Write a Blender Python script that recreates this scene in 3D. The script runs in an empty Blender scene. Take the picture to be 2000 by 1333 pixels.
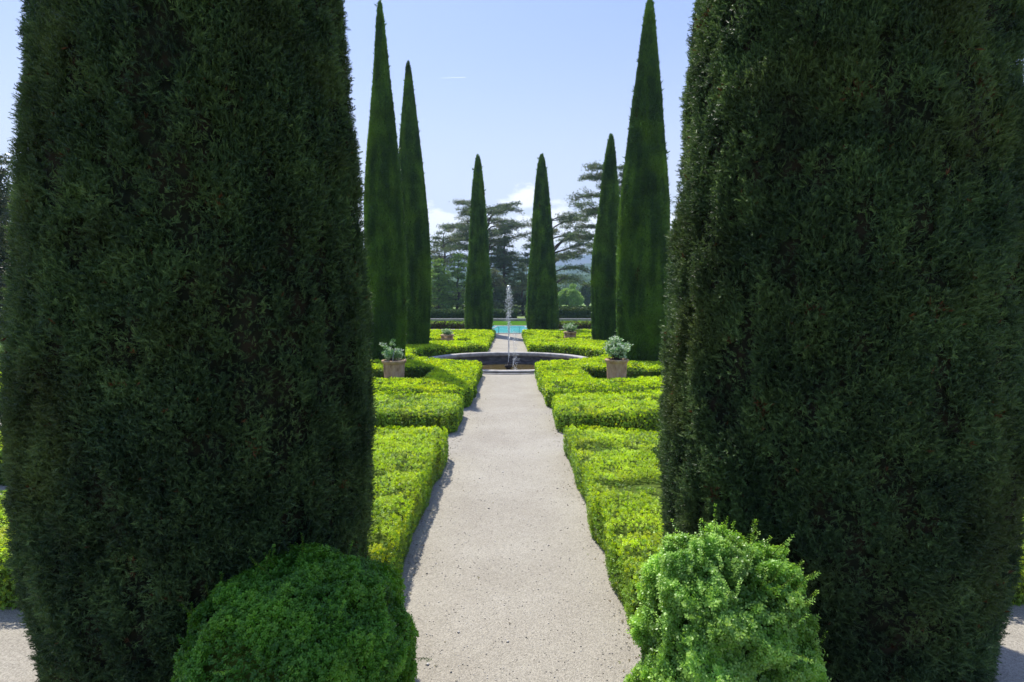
import bpy, math, random
import numpy as np
from mathutils import Vector
from mathutils.geometry import tessellate_polygon

C = bpy.context.scene
col = C.collection
R = math.radians

# ---------------------------------------------------------------- camera
FPX = 1150.0
cd = bpy.data.cameras.new('camera')
cam = bpy.data.objects.new('camera', cd)
col.objects.link(cam)
cd.sensor_width = 36.0
cd.lens = FPX / 2000.0 * 36.0
cd.clip_start = 0.05
cd.clip_end = 60000
CAMH = 2.6
cam.location = (0, 0, CAMH)
cam.rotation_euler = (R(90 - 4.30), 0, R(-0.35))
C.camera = cam

# ---------------------------------------------------------------- world, sun, exposure
SUN = Vector((-0.29, 0.575, 1.0)).normalized()
elev = math.asin(SUN.z)
w = bpy.data.worlds.new('World')
C.world = w
w.use_nodes = True
nt = w.node_tree
nt.nodes.clear()
def wn(t, **k):
    n = nt.nodes.new(t)
    for a, b in k.items(): setattr(n, a, b)
    return n
sky = wn('ShaderNodeTexSky', sky_type='NISHITA', sun_disc=False, sun_elevation=elev,
         sun_rotation=math.atan2(SUN.x, SUN.y), altitude=200, air_density=1.0, dust_density=1.0, ozone_density=2.0)
bg = wn('ShaderNodeBackground')
bg.inputs['Strength'].default_value = 0.14
out = wn('ShaderNodeOutputWorld')
tc = wn('ShaderNodeTexCoord')
sep = wn('ShaderNodeSeparateXYZ')
nt.links.new(tc.outputs['Generated'], sep.inputs[0])
def wm(op, a, b=None, c=None, clamp=False):
    n = wn('ShaderNodeMath', operation=op, use_clamp=clamp)
    for i, v in enumerate((a, b, c)):
        if v is None: continue
        if isinstance(v, (int, float)): n.inputs[i].default_value = v
        else: nt.links.new(v, n.inputs[i])
    return n.outputs[0]
hor = wm('SQRT', wm('ADD', wm('MULTIPLY', sep.outputs[0], sep.outputs[0]), wm('MULTIPLY', sep.outputs[1], sep.outputs[1])))
el = wm('DIVIDE', sep.outputs[2], hor)                 # tangent of elevation
noi = wn('ShaderNodeTexNoise')
noi.inputs['Scale'].default_value = 9.0
noi.inputs['Detail'].default_value = 8.0
noi.inputs['Roughness'].default_value = 0.62
mp = wn('ShaderNodeMapping')
mp.inputs['Location'].default_value = (0.37, 0.2, 0)
mp.inputs['Scale'].default_value = (1, 1, 2.6)
nt.links.new(tc.outputs['Generated'], mp.inputs[0])
nt.links.new(mp.outputs[0], noi.inputs['Vector'])
az = wm('SUBTRACT', wm('ARCTAN2', sep.outputs[0], sep.outputs[1]), 0.035)
bump = wm('POWER', 2.718, wm('MULTIPLY', wm('MULTIPLY', az, az), -260.0))
top = wm('ADD', wm('MULTIPLY', bump, 0.022), wm('ADD', 0.143, wm('MULTIPLY', wm('SUBTRACT', noi.outputs['Fac'], 0.5), 0.14)))
m1 = wm('MULTIPLY', wm('SUBTRACT', top, el), 70.0, clamp=True)
m2 = wm('MULTIPLY', wm('SUBTRACT', el, 0.02), 14.0, clamp=True)
mask = wm('MULTIPLY', m1, wm('MULTIPLY', m2, 0.95))
mixc = wn('ShaderNodeMix', data_type='RGBA')
nt.links.new(mask, mixc.inputs[0])
# a little extra whitening of the whole sky: thin high veil
veil = wn('ShaderNodeMix', data_type='RGBA')
veil.inputs[0].default_value = 0.50
nt.links.new(sky.outputs[0], veil.inputs[6])
veil.inputs[7].default_value = (1.8, 2.5, 6.0, 1)
q = wm('DIVIDE', wm('MAXIMUM', el, 0.0), 0.30)
hz_f = wm('POWER', 2.718, wm('MULTIPLY', wm('MULTIPLY', q, q), -1.1))
hzm = wn('ShaderNodeMix', data_type='RGBA')
nt.links.new(hz_f, hzm.inputs[0])
nt.links.new(veil.outputs[2], hzm.inputs[6])
hzm.inputs[7].default_value = (4.9, 5.15, 5.4, 1)
nt.links.new(hzm.outputs[2], mixc.inputs[6])
mixc.inputs[7].default_value = (7.2, 7.3, 7.4, 1)
nt.links.new(mixc.outputs[2], bg.inputs['Color'])
nt.links.new(bg.outputs[0], out.inputs['Surface'])

sd = bpy.data.lights.new('sun', 'SUN')
sd.energy = 4.6
sd.angle = R(0.55)
sd.color = (1.0, 0.95, 0.86)
so = bpy.data.objects.new('sun', sd)
so.rotation_euler = SUN.to_track_quat('Z', 'Y').to_euler()
so.location = (-20, 40, 60)
col.objects.link(so)
C.view_settings.view_transform = 'Standard'
C.view_settings.look = 'None'
C.view_settings.exposure = 0.45
C.view_settings.gamma = 1.0
try:
    C.cycles.max_bounces = 8
    C.cycles.transparent_max_bounces = 8
    C.cycles.volume_bounces = 0
except Exception: pass

# ---------------------------------------------------------------- helpers
rng = np.random.default_rng(7)
random.seed(7)

def tag(o, label=None, cat=None, group=None, kind=None):
    if label: o['label'] = label
    if cat: o['category'] = cat
    if group: o['group'] = group
    if kind: o['kind'] = kind
    return o

def empty(name, loc, label=None, cat=None, group=None):
    o = bpy.data.objects.new(name, None)
    o.location = loc
    o.empty_display_size = 0.2
    col.objects.link(o)
    return tag(o, label, cat, group)

def make(name, pieces, mats, parent=None, loc=None, smooth=False):
    """pieces: (verts Nx3, faces MxK, material index[, per-face rnd]) -> ONE mesh object.
    Coordinates are world coordinates; loc becomes the origin."""
    V, L, LS, MI, RN = [], [], [], [], []
    vo = lo = 0
    for p in pieces:
        v, f, mi = np.asarray(p[0], dtype=np.float64), np.asarray(p[1], dtype=np.int64), p[2]
        if len(f) == 0: continue
        V.append(v); L.append((f + vo).ravel())
        k = f.shape[1]
        LS.append(lo + np.arange(len(f)) * k)
        lo += f.size; vo += len(v)
        MI.append(np.full(len(f), mi, dtype=np.int32))
        RN.append(p[3] if len(p) > 3 else np.full(len(f), 0.5))
    V = np.concatenate(V); L = np.concatenate(L); LS = np.concatenate(LS)
    MI = np.concatenate(MI); RN = np.concatenate(RN)
    if loc is None: loc = parent.location[:] if parent is not None else (0, 0, 0)
    base = parent.location if parent is not None else Vector((0, 0, 0))
    if parent is not None and parent.parent is not None: base = parent.location + parent.parent.location
    V = V - np.array(loc if parent is None else base[:])
    me = bpy.data.meshes.new(name)
    me.vertices.add(len(V)); me.vertices.foreach_set('co', V.astype(np.float32).ravel())
    me.loops.add(len(L)); me.loops.foreach_set('vertex_index', L.astype(np.int32))
    me.polygons.add(len(LS)); me.polygons.foreach_set('loop_start', LS.astype(np.int32))
    me.polygons.foreach_set('material_index', MI)
    at = me.attributes.new('rnd', 'FLOAT', 'FACE')
    at.data.foreach_set('value', RN.astype(np.float32))
    for m in mats: me.materials.append(m)
    me.update(calc_edges=True)
    if smooth: me.polygons.foreach_set('use_smooth', np.ones(len(LS), dtype=bool))
    me.validate()
    o = bpy.data.objects.new(name, me)
    col.objects.link(o)
    if parent is not None: o.parent = parent
    else: o.location = loc
    return o

# value noise
_P = np.random.default_rng(11).random((64, 64, 64))
def vnoise(p, scale=1.0):
    p = np.asarray(p, dtype=np.float64) * scale + 1000.37
    i = np.floor(p).astype(np.int64); f = p - i
    f = f * f * (3 - 2 * f)
    if p.shape[1] == 2:
        i = np.concatenate([i, np.zeros((len(p), 1), np.int64)], 1); f = np.concatenate([f, np.zeros((len(p), 1))], 1)
    i0 = i % 64; i1 = (i + 1) % 64
    r = 0
    for a in (0, 1):
        xa = i1[:, 0] if a else i0[:, 0]; wa = f[:, 0] if a else 1 - f[:, 0]
        for b in (0, 1):
            yb = i1[:, 1] if b else i0[:, 1]; wb = f[:, 1] if b else 1 - f[:, 1]
            for c in (0, 1):
                zc = i1[:, 2] if c else i0[:, 2]; wc = f[:, 2] if c else 1 - f[:, 2]
                r = r + _P[xa, yb, zc] * wa * wb * wc
    return r
def fbm(p, scale=1.0, oct=3):
    p = np.asarray(p); s = 0; a = 1; t = 0
    for k in range(oct):
        s = s + a * vnoise(p + k * 17.3, scale * 2 ** k); t += a; a *= 0.5
    return s / t

def unit(v): return v / np.maximum(np.linalg.norm(v, axis=1, keepdims=True), 1e-9)

def scatter(P, A, S, tmpl, tf, mi, rnd=None, g=rng):
    """copy a template (K verts with z = axis) to every point P, axis A, size S"""
    n = len(P); K = len(tmpl)
    A = unit(A)
    h = unit(g.normal(size=(n, 3)))
    X = unit(np.cross(A, h)); Y = np.cross(A, X)
    S = np.broadcast_to(np.asarray(S, dtype=float).reshape(-1, 1, 1) if np.ndim(S) else np.full((1, 1, 1), S), (n, 1, 1))
    T = tmpl[None] * S
    V = P[:, None, :] + T[:, :, 0:1] * X[:, None] + T[:, :, 1:2] * Y[:, None] + T[:, :, 2:3] * A[:, None]
    F = tf[None] + (np.arange(n) * K)[:, None, None]
    if rnd is None: rnd = g.random(n)
    return (V.reshape(-1, 3), F.reshape(-1, tf.shape[1]), mi, np.repeat(rnd, len(tf)))

def leaf_template(specs):
    """specs: list of (start(3), direction(3), length, width) -> diamond leaves"""
    V, F = [], []
    for s, d, ln, wd in specs:
        s = np.array(s, float); d = np.array(d, float); d /= np.linalg.norm(d)
        side = np.cross(d, (0.13, 0.21, 1.0)); side /= np.linalg.norm(side)
        k = len(V)
        V += [s, s + d * ln * .5 + side * wd / 2, s + d * ln, s + d * ln * .5 - side * wd / 2]
        F.append([k, k + 1, k + 2, k + 3])
    return np.array(V), np.array(F)

_g = np.random.default_rng(3)
# box shoot: pairs of small oval leaves up a short stem (unit = shoot length)
sp = []
for k, (z, l, wd) in enumerate(((0.0, .62, .36), (0.0, .62, .36), (.35, .62, .36), (.35, .62, .36), (.7, .5, .30), (.7, .5, .30))):
    a = (k % 2) * math.pi + (k // 2) * 1.6 + 0.3
    sp.append(((0, 0, z * .8), (math.cos(a), math.sin(a), .42), l, wd * 1.1))
BOX_T, BOX_F = leaf_template(sp)
sp = [((0, 0, 0), (1, 0, .9), .95, .55), ((0, 0, 0), (-.8, .6, .8), .95, .55), ((0, 0, .2), (-.2, -1, 1.0), .9, .5)]
BOX3_T, BOX3_F = leaf_template(sp)
# cypress spray : flat fan of fine scale twigs
sp = [((0, 0, 0), (0.05, 0, 1), 1.0, .085)]
for k in range(5):
    z = .08 + k * .17
    for sgn in (-1, 1):
        sp.append(((sgn * .0, 0, z), (sgn * .62, _g.normal() * .35, .85), .50 - .06 * k, .085))
CYP_T, CYP_F = leaf_template(sp)
sp = [((0, 0, 0), (0.1, 0, 1), 1.0, .16), ((0, 0, .1), (.7, .1, .9), .6, .15), ((0, 0, .2), (-.7, -.1, .9), .6, .15), ((0, 0, .3), (.1, .6, .9), .5, .14)]
CYPS_T, CYPS_F = leaf_template(sp)
# cedar needle tuft
sp = []
for k in range(5):
    a = k * 2 * math.pi / 5 + _g.random()
    sp.append(((0, 0, 0), (math.cos(a) * 1.2, math.sin(a) * 1.2, .55 + .3 * _g.random()), .9, .22))
CED_T, CED_F = leaf_template(sp)
# broad leaf pair
sp = [((0, 0, 0), (1, .2, .5), 1.0, .42), ((0, 0, .1), (-.8, .7, .5), 1.0, .42), ((0, 0, .2), (-.1, -1, .7), .9, .4), ((0, 0, .2), (.2, .5, 1), .8, .36)]
BRD_T, BRD_F = leaf_template(sp)

def tube(pts, rad, sides=8, cap=True):
    pts = np.asarray(pts, float); n = len(pts)
    rad = np.broadcast_to(np.asarray(rad, float), (n,))
    t = np.gradient(pts, axis=0); t = unit(t)
    ref = np.tile([0.31, 0.12, 1.0], (n, 1)); 
    bad = np.abs((t * unit(ref)).sum(1)) > .9
    if bad.mean() > .3: ref = np.tile([1.0, 0.2, 0.1], (n, 1))
    X = unit(np.cross(t, ref)); Y = np.cross(t, X)
    a = np.arange(sides) * 2 * math.pi / sides
    V = (pts[:, None] + rad[:, None, None] * (np.cos(a)[None, :, None] * X[:, None] + np.sin(a)[None, :, None] * Y[:, None])).reshape(-1, 3)
    F = []
    for i in range(n - 1):
        for j in range(sides):
            k = (j + 1) % sides
            F.append([i * sides + j, i * sides + k, (i + 1) * sides + k, (i + 1) * sides + j])
    if cap:
        V = np.vstack([V, pts[0], pts[-1]]); c0 = n * sides; c1 = c0 + 1
        for j in range(0, sides):
            k = (j + 1) % sides
            F.append([c0, k, j, j]) ; F.append([c1, (n - 1) * sides + j, (n - 1) * sides + k, (n - 1) * sides + k])
        F = [f for f in F]
    return V, np.array(F)

def tube_piece(pts, rad, mi, sides=8):
    V, F = tube(pts, rad, sides, cap=False)
    return (V, F, mi)

def lathe(prof, center, seg=48, mi=0, noise=None):
    prof = np.asarray(prof, float); n = len(prof)
    a = np.arange(seg) * 2 * math.pi / seg
    rr = np.repeat(prof[:, 0], seg); zz = np.repeat(prof[:, 1], seg); aa = np.tile(a, n)
    V = np.stack([rr * np.cos(aa) + center[0], rr * np.sin(aa) + center[1], zz + center[2]], 1)
    i = np.arange(n - 1)[:, None]; j = np.arange(seg)[None]; k = (j + 1) % seg
    F = np.stack([i * seg + j, i * seg + k, (i + 1) * seg + k, (i + 1) * seg + j], -1).reshape(-1, 4)
    return (V, F, mi)

def box_piece(x0, x1, y0, y1, z0, z1, mi=0):
    V = np.array([[x, y, z] for z in (z0, z1) for y in (y0, y1) for x in (x0, x1)], float)
    F = np.array([[0, 2, 3, 1], [4, 5, 7, 6], [0, 1, 5, 4], [2, 6, 7, 3], [0, 4, 6, 2], [1, 3, 7, 5]])
    return (V, F, mi)

# ---------------------------------------------------------------- materials
def newmat(name):
    m = bpy.data.materials.new(name); m.use_nodes = True
    m.node_tree.nodes.clear()
    return m, m.node_tree

def N(t, ty, **k):
    n = t.nodes.new(ty)
    for a, b in k.items(): setattr(n, a, b)
    return n

def c4(c): return (c[0], c[1], c[2], 1.0)

def leafmat(name, dark, mid, light, patch=None, patch_scale=1.6, patch_amt=.6, transl=.35, gloss=.25, rough=.45, pthr=.52):
    m, t = newmat(name)
    a = N(t, 'ShaderNodeAttribute', attribute_name='rnd')
    r = N(t, 'ShaderNodeValToRGB')
    r.color_ramp.elements[0].color = c4(dark); r.color_ramp.elements[0].position = 0.02
    r.color_ramp.elements[1].color = c4(light); r.color_ramp.elements[1].position = .98
    e = r.color_ramp.elements.new(.5); e.color = c4(mid)
    t.links.new(a.outputs['Fac'], r.inputs[0])
    colr = r.outputs[0]
    geo = N(t, 'ShaderNodeNewGeometry')
    n1 = N(t, 'ShaderNodeTexNoise'); n1.inputs['Scale'].default_value = patch_scale; n1.inputs['Detail'].default_value = 4
    t.links.new(geo.outputs['Position'], n1.inputs['Vector'])
    if patch:
        mr = N(t, 'ShaderNodeMapRange'); mr.inputs[1].default_value = pthr; mr.inputs[2].default_value = pthr + .16
        mr.inputs[4].default_value = patch_amt
        t.links.new(n1.outputs['Fac'], mr.inputs[0])
        mx = N(t, 'ShaderNodeMix', data_type='RGBA'); t.links.new(mr.outputs[0], mx.inputs[0])
        t.links.new(colr, mx.inputs[6]); mx.inputs[7].default_value = c4(patch); colr = mx.outputs[2]
    # gentle value variation
    n2 = N(t, 'ShaderNodeTexNoise'); n2.inputs['Scale'].default_value = patch_scale * 2.7; n2.inputs['Detail'].default_value = 3
    t.links.new(geo.outputs['Position'], n2.inputs['Vector'])
    mr2 = N(t, 'ShaderNodeMapRange'); mr2.inputs[1].default_value = .3; mr2.inputs[2].default_value = .7
    mr2.inputs[3].default_value = .7; mr2.inputs[4].default_value = 1.25
    t.links.new(n2.outputs['Fac'], mr2.inputs[0])
    hsv = N(t, 'ShaderNodeHueSaturation'); t.links.new(mr2.outputs[0], hsv.inputs['Value']); t.links.new(colr, hsv.inputs['Color'])
    colr = hsv.outputs[0]
    d = N(t, 'ShaderNodeBsdfPrincipled')
    d.inputs['Roughness'].default_value = rough
    d.inputs['Specular IOR Level'].default_value = gloss
    t.links.new(colr, d.inputs['Base Color'])
    tr = N(t, 'ShaderNodeBsdfTranslucent')
    hs2 = N(t, 'ShaderNodeHueSaturation'); hs2.inputs['Hue'].default_value = .487; hs2.inputs['Saturation'].default_value = 1.12; hs2.inputs['Value'].default_value = 1.15
    t.links.new(colr, hs2.inputs['Color']); t.links.new(hs2.outputs[0], tr.inputs['Color'])
    mx = N(t, 'ShaderNodeMixShader'); mx.inputs[0].default_value = transl
    t.links.new(d.outputs[0], mx.inputs[1]); t.links.new(tr.outputs[0], mx.inputs[2])
    o = N(t, 'ShaderNodeOutputMaterial'); t.links.new(mx.outputs[0], o.inputs[0])
    return m

def surf(name, cols, scale=5, detail=6, rough=.8, spec=.3, bump=0, bscale=20, stretch=(1, 1, 1), lo=.35, hi=.65, voro=None, extra=None):
    m, t = newmat(name)
    geo = N(t, 'ShaderNodeNewGeometry')
    mp = N(t, 'ShaderNodeMapping'); mp.inputs['Scale'].default_value = stretch
    t.links.new(geo.outputs['Position'], mp.inputs[0])
    n = N(t, 'ShaderNodeTexNoise'); n.inputs['Scale'].default_value = scale; n.inputs['Detail'].default_value = detail
    n.inputs['Roughness'].default_value = .65
    t.links.new(mp.outputs[0], n.inputs['Vector'])
    r = N(t, 'ShaderNodeValToRGB')
    els = r.color_ramp.elements
    els[0].position = lo; els[0].color = c4(cols[0]); els[1].position = hi; els[1].color = c4(cols[-1])
    for i, c in enumerate(cols[1:-1]):
        e = els.new(lo + (hi - lo) * (i + 1) / (len(cols) - 1)); e.color = c4(c)
    t.links.new(n.outputs['Fac'], r.inputs[0])
    colr = r.outputs[0]
    p = N(t, 'ShaderNodeBsdfPrincipled'); p.inputs['Roughness'].default_value = rough; p.inputs['Specular IOR Level'].default_value = spec
    if voro:
        vs, amt = voro
        v = N(t, 'ShaderNodeTexVoronoi'); v.inputs['Scale'].default_value = vs
        t.links.new(geo.outputs['Position'], v.inputs['Vector'])
        sx = N(t, 'ShaderNodeSeparateColor'); t.links.new(v.outputs['Color'], sx.inputs[0])
        mr = N(t, 'ShaderNodeMapRange'); mr.inputs[3].default_value = 1 - amt; mr.inputs[4].default_value = 1 + amt
        t.links.new(sx.outputs[0], mr.inputs[0])
        h = N(t, 'ShaderNodeHueSaturation'); t.links.new(mr.outputs[0], h.inputs['Value']); t.links.new(colr, h.inputs['Color'])
        colr = h.outputs[0]
        b = N(t, 'ShaderNodeBump'); b.inputs['Strength'].default_value = .6; b.inputs['Distance'].default_value = .006
        t.links.new(v.outputs['Distance'], b.inputs['Height']); b.invert = True
        t.links.new(b.outputs[0], p.inputs['Normal'])
    elif bump:
        nb = N(t, 'ShaderNodeTexNoise'); nb.inputs['Scale'].default_value = bscale; nb.inputs['Detail'].default_value = 6
        t.links.new(geo.outputs['Position'], nb.inputs['Vector'])
        b = N(t, 'ShaderNodeBump'); b.inputs['Strength'].default_value = bump; b.inputs['Distance'].default_value = .02
        t.links.new(nb.outputs['Fac'], b.inputs['Height']); t.links.new(b.outputs[0], p.inputs['Normal'])
    t.links.new(colr, p.inputs['Base Color'])
    o = N(t, 'ShaderNodeOutputMaterial'); t.links.new(p.outputs[0], o.inputs[0])
    return m

M = {}
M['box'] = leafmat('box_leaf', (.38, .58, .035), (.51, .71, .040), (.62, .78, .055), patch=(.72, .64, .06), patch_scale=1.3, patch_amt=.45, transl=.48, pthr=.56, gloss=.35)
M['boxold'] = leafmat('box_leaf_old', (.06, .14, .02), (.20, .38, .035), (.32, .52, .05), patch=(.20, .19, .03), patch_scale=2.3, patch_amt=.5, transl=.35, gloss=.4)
M['boxbrown'] = leafmat('shaded_brown_leaf', (.045, .035, .018), (.08, .06, .028), (.12, .11, .04), transl=.2, gloss=.2)  # dark brown puts the shade of the strip hedges' front faces into leaf colour
M['bushL'] = leafmat('box_ball_leaf', (.065, .19, .022), (.12, .31, .03), (.21, .44, .04), transl=.38, gloss=.4)
M['bushR'] = leafmat('box_shrub_leaf', (.16, .34, .05), (.28, .52, .08), (.44, .68, .14), transl=.42, gloss=.6, rough=.42)
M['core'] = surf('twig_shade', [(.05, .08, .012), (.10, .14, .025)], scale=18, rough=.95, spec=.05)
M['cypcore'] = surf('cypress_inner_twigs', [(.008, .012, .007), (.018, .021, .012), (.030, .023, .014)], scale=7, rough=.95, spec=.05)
M['cyp'] = leafmat('cypress_scale_leaf', (.035, .070, .030), (.072, .13, .046), (.15, .24, .075), patch=(.11, .15, .04), patch_scale=1.1, patch_amt=.6, transl=.34, gloss=.3)
M['brown'] = leafmat('dead_twig', (.05, .022, .010), (.09, .04, .015), (.14, .07, .03), transl=.2, gloss=.1)
M['cypm'] = leafmat('clipped_cypress_leaf', (.055, .115, .042), (.10, .20, .045), (.165, .30, .055), patch=(.17, .31, .04), patch_scale=.7, patch_amt=.7, transl=.18, gloss=.2)
M['cypmcore'] = surf('clipped_cypress_body', [(.03, .07, .02), (.07, .14, .03)], scale=3, rough=.95, spec=.05, stretch=(3, 3, .4))
M['cedar'] = leafmat('cedar_needles', (.055, .09, .045), (.10, .16, .06), (.18, .25, .085), patch=(.26, .23, .10), patch_scale=.35, patch_amt=.5, transl=.32, gloss=.2)
M['conifer'] = leafmat('green_conifer_needles', (.09, .17, .045), (.20, .34, .07), (.34, .48, .11), transl=.35, gloss=.2)
M['bark'] = surf('grey_bark', [(.05, .042, .034), (.12, .10, .08)], scale=6, rough=.95, bump=.6, stretch=(2, 2, .5))
M['willow'] = leafmat('willow_leaf', (.16, .30, .07), (.27, .44, .11), (.40, .56, .16), transl=.35, gloss=.2)
M['wood'] = leafmat('far_woodland_leaf', (.035, .07, .022), (.06, .12, .03), (.11, .18, .045), transl=.2, gloss=.1)
M['magn'] = leafmat('dark_glossy_leaf', (.025, .05, .018), (.05, .085, .025), (.13, .12, .05), transl=.25, gloss=.4, rough=.4)
M['lily'] = leafmat('strap_leaf', (.08, .16, .05), (.14, .26, .07), (.28, .38, .16), transl=.35)
M['pale'] = leafmat('pale_variegated_leaf', (.10, .26, .06), (.30, .50, .19), (.80, .84, .68), transl=.3, gloss=.5)
M['gravel'] = surf('fine_gravel', [(.325, .296, .242), (.36, .331, .272), (.39, .362, .30)], scale=.8, detail=9, rough=.95, spec=.2, voro=(130, .27))
M['soil'] = surf('bed_soil', [(.10, .075, .05), (.20, .16, .12)], scale=9, rough=.95, bump=.5)
M['field'] = surf('rough_grass', [(.10, .18, .04), (.19, .28, .07), (.28, .30, .12)], scale=.02, detail=9, rough=.95, spec=.1)
M['lawn'] = surf('mown_lawn', [(.045, .12, .012), (.08, .18, .018)], scale=1.2, detail=8, rough=1, spec=0)
M['stone'] = surf('pale_stone', [(.26, .245, .22), (.40, .38, .35), (.50, .48, .45)], scale=4, rough=.85, bump=.4)
M['wallin'] = surf('stained_basin_wall', [(.05, .048, .05), (.11, .10, .10), (.19, .18, .17)], scale=3, rough=.8, bump=.3, stretch=(1, 1, 4))
M['bwater'] = surf('murky_water', [(.085, .065, .018), (.13, .095, .028)], scale=1.2, rough=.06, spec=.5, bump=.25, bscale=6)
M['pool'] = surf('pool_water', [(.12, .66, .66), (.20, .76, .76)], scale=.8, rough=.12, spec=.4, bump=.3, bscale=4)
M['terra'] = surf('weathered_terracotta', [(.08, .05, .03), (.40, .25, .14), (.52, .35, .21), (.56, .42, .29)], scale=4, detail=7, rough=.8, bump=.3, stretch=(1.6, 1.6, .7), lo=.30, hi=.70)
M['white'] = surf('white_canvas', [(.75, .75, .73), (.82, .82, .8)], scale=5, rough=.7)
M['iron'] = surf('dark_iron', [(.02, .02, .022), (.04, .04, .04)], scale=20, rough=.5)
M['wire'] = surf('grey_wire', [(.25, .25, .26), (.4, .4, .4)], scale=20, rough=.4)
M['nozzle'] = surf('mossy_stone', [(.02, .018, .016), (.06, .05, .045)], scale=12, rough=.7, bump=.5)
M['hill'] = surf('wooded_hill', [(.025, .055, .018), (.05, .09, .028), (.09, .14, .04)], scale=.035, detail=10, rough=1, spec=0)
M['mount'] = surf('far_mountain', [(.05, .07, .04), (.10, .11, .07)], scale=.003, detail=8, rough=1, spec=0)
m, t = newmat('falling_water')
p = N(t, 'ShaderNodeBsdfPrincipled'); p.inputs['Base Color'].default_value = (.93, .96, 1, 1)
p.inputs['Roughness'].default_value = .12; p.inputs['IOR'].default_value = 1.33; p.inputs['Transmission Weight'].default_value = .35
o = N(t, 'ShaderNodeOutputMaterial'); t.links.new(p.outputs[0], o.inputs[0]); M['drops'] = m
m, t = newmat('vapour')
vs_ = N(t, 'ShaderNodeVolumeScatter'); vs_.inputs['Density'].default_value = .025; vs_.inputs['Anisotropy'].default_value = .62
o = N(t, 'ShaderNodeOutputMaterial'); t.links.new(vs_.outputs[0], o.inputs['Volume']); M['trail'] = m

# ---------------------------------------------------------------- setting
BX, BY = 0.0, 23.15          # basin centre
BR = 3.45                    # basin outer radius
def radial_sheet(rs, z, seg=96, cx=BX, cy=BY):
    a = np.arange(seg) * 2 * math.pi / seg
    V = [];
    for r in rs: V.append(np.stack([cx + r * np.cos(a), cy + r * np.sin(a), np.full(seg, z)], 1))
    V = np.concatenate(V); n = len(rs)
    i = np.arange(n - 1)[:, None]; j = np.arange(seg)[None]; k = (j + 1) % seg
    F = np.stack([i * seg + j, (i + 1) * seg + j, (i + 1) * seg + k, i * seg + k], -1).reshape(-1, 4)
    return (V, F, 0)
tag(make('ground', [radial_sheet([BR - .12, 8, 30, 100, 400, 1500, 2700], 0.0)], [M['field']]), kind='structure')
# gravel sheet with a round hole for the basin
seg = 192
a = np.arange(seg) * 2 * math.pi / seg
x0, x1, y0, y1 = -28.0, 28.0, -6.0, 41.3
ix = np.where(np.cos(a) > 0, (x1 - BX) / np.maximum(np.cos(a), 1e-9), np.where(np.cos(a) < 0, (x0 - BX) / np.minimum(np.cos(a), -1e-9), 1e9))
iy = np.where(np.sin(a) > 0, (y1 - BY) / np.maximum(np.sin(a), 1e-9), np.where(np.sin(a) < 0, (y0 - BY) / np.minimum(np.sin(a), -1e-9), 1e9))
rr = np.minimum(ix, iy)
V = np.concatenate([np.stack([BX + (BR - .12) * np.cos(a), BY + (BR - .12) * np.sin(a), np.full(seg, .004)], 1),
                    np.stack([BX + rr * np.cos(a), BY + rr * np.sin(a), np.full(seg, .004)], 1)])
j = np.arange(seg); k = (j + 1) % seg
tag(make('gravel_path', [(V, np.stack([j, seg + j, seg + k, k], 1), 0)], [M['gravel']]), kind='structure')
def sheet(name, x0, x1, y0, y1, z, mat):
    V = np.array([[x0, y0, z], [x1, y0, z], [x1, y1, z], [x0, y1, z]]); return tag(make(name, [(V, np.array([[0, 1, 2, 3]]), 0)], [mat]), kind='structure')
sheet('lawn', -60, 60, 53.2, 72, .008, M['lawn'])
sheet('side_lawn', -60, -28, -6, 53.2, .008, M['lawn'])
sheet('side_lawn', 28, 60, -6, 53.2, .008, M['lawn'])
sheet('terrace', -28, 28, 41.3, 53.2, .006, M['gravel'])

# loose pebbles on the path
n = 4200
P = np.stack([rng.uniform(-1.2, 1.2, n), 3.3 + 10 * rng.random(n) ** 1.6, np.full(n, .006)], 1)
oct_v = np.array([[1, 0, 0], [0, 1, 0], [-1, 0, 0], [0, -1, 0], [0, 0, .7], [0, 0, -.5]], float)
oct_f = np.array([[0, 1, 4], [1, 2, 4], [2, 3, 4], [3, 0, 4], [1, 0, 5], [2, 1, 5], [3, 2, 5], [0, 3, 5]])
M['pebble'] = leafmat('pebble', (.22, .20, .18), (.45, .42, .37), (.72, .69, .64), transl=0, gloss=.3)
A = np.tile([0, 0, 1.0], (n, 1)) + rng.normal(size=(n, 3)) * .25
tag(make('loose_pebbles', [scatter(P, A, .003 + .006 * rng.random(n) ** 2.5 + .010 * (rng.random(n) > .992), oct_v, oct_f, 0)], [M['pebble']]), kind='stuff',
    label='loose pale pebbles scattered on the gravel path', cat='pebbles')

n = 700
gl = np.random.default_rng(77)
side = np.where(gl.random(n) < .5, -1.0, 1.0); yy = 3.3 + 16 * gl.random(n) ** 1.4
P = np.stack([side * (1.0 - np.abs(gl.normal(size=n)) * .09) - .02, yy, np.full(n, .008)], 1)
far_ = gl.random(n) < .12; P[far_, 0] = gl.uniform(-1, 1, far_.sum())
M['litter'] = leafmat('fallen_leaf', (.07, .05, .025), (.16, .12, .05), (.16, .20, .05), transl=.1, gloss=.1)
tag(make('leaf_litter', [scatter(P, np.tile([0, 0, 1.], (n, 1)) + gl.normal(size=(n, 3)) * .5, gl.uniform(.010, .024, n), BOX3_T * np.array([1, 1, .25]), BOX3_F, 0, None, gl)], [M['litter']]), kind='stuff',
    label='dry fallen box leaves along the edges of the gravel path', cat='fallen leaves')

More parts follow.
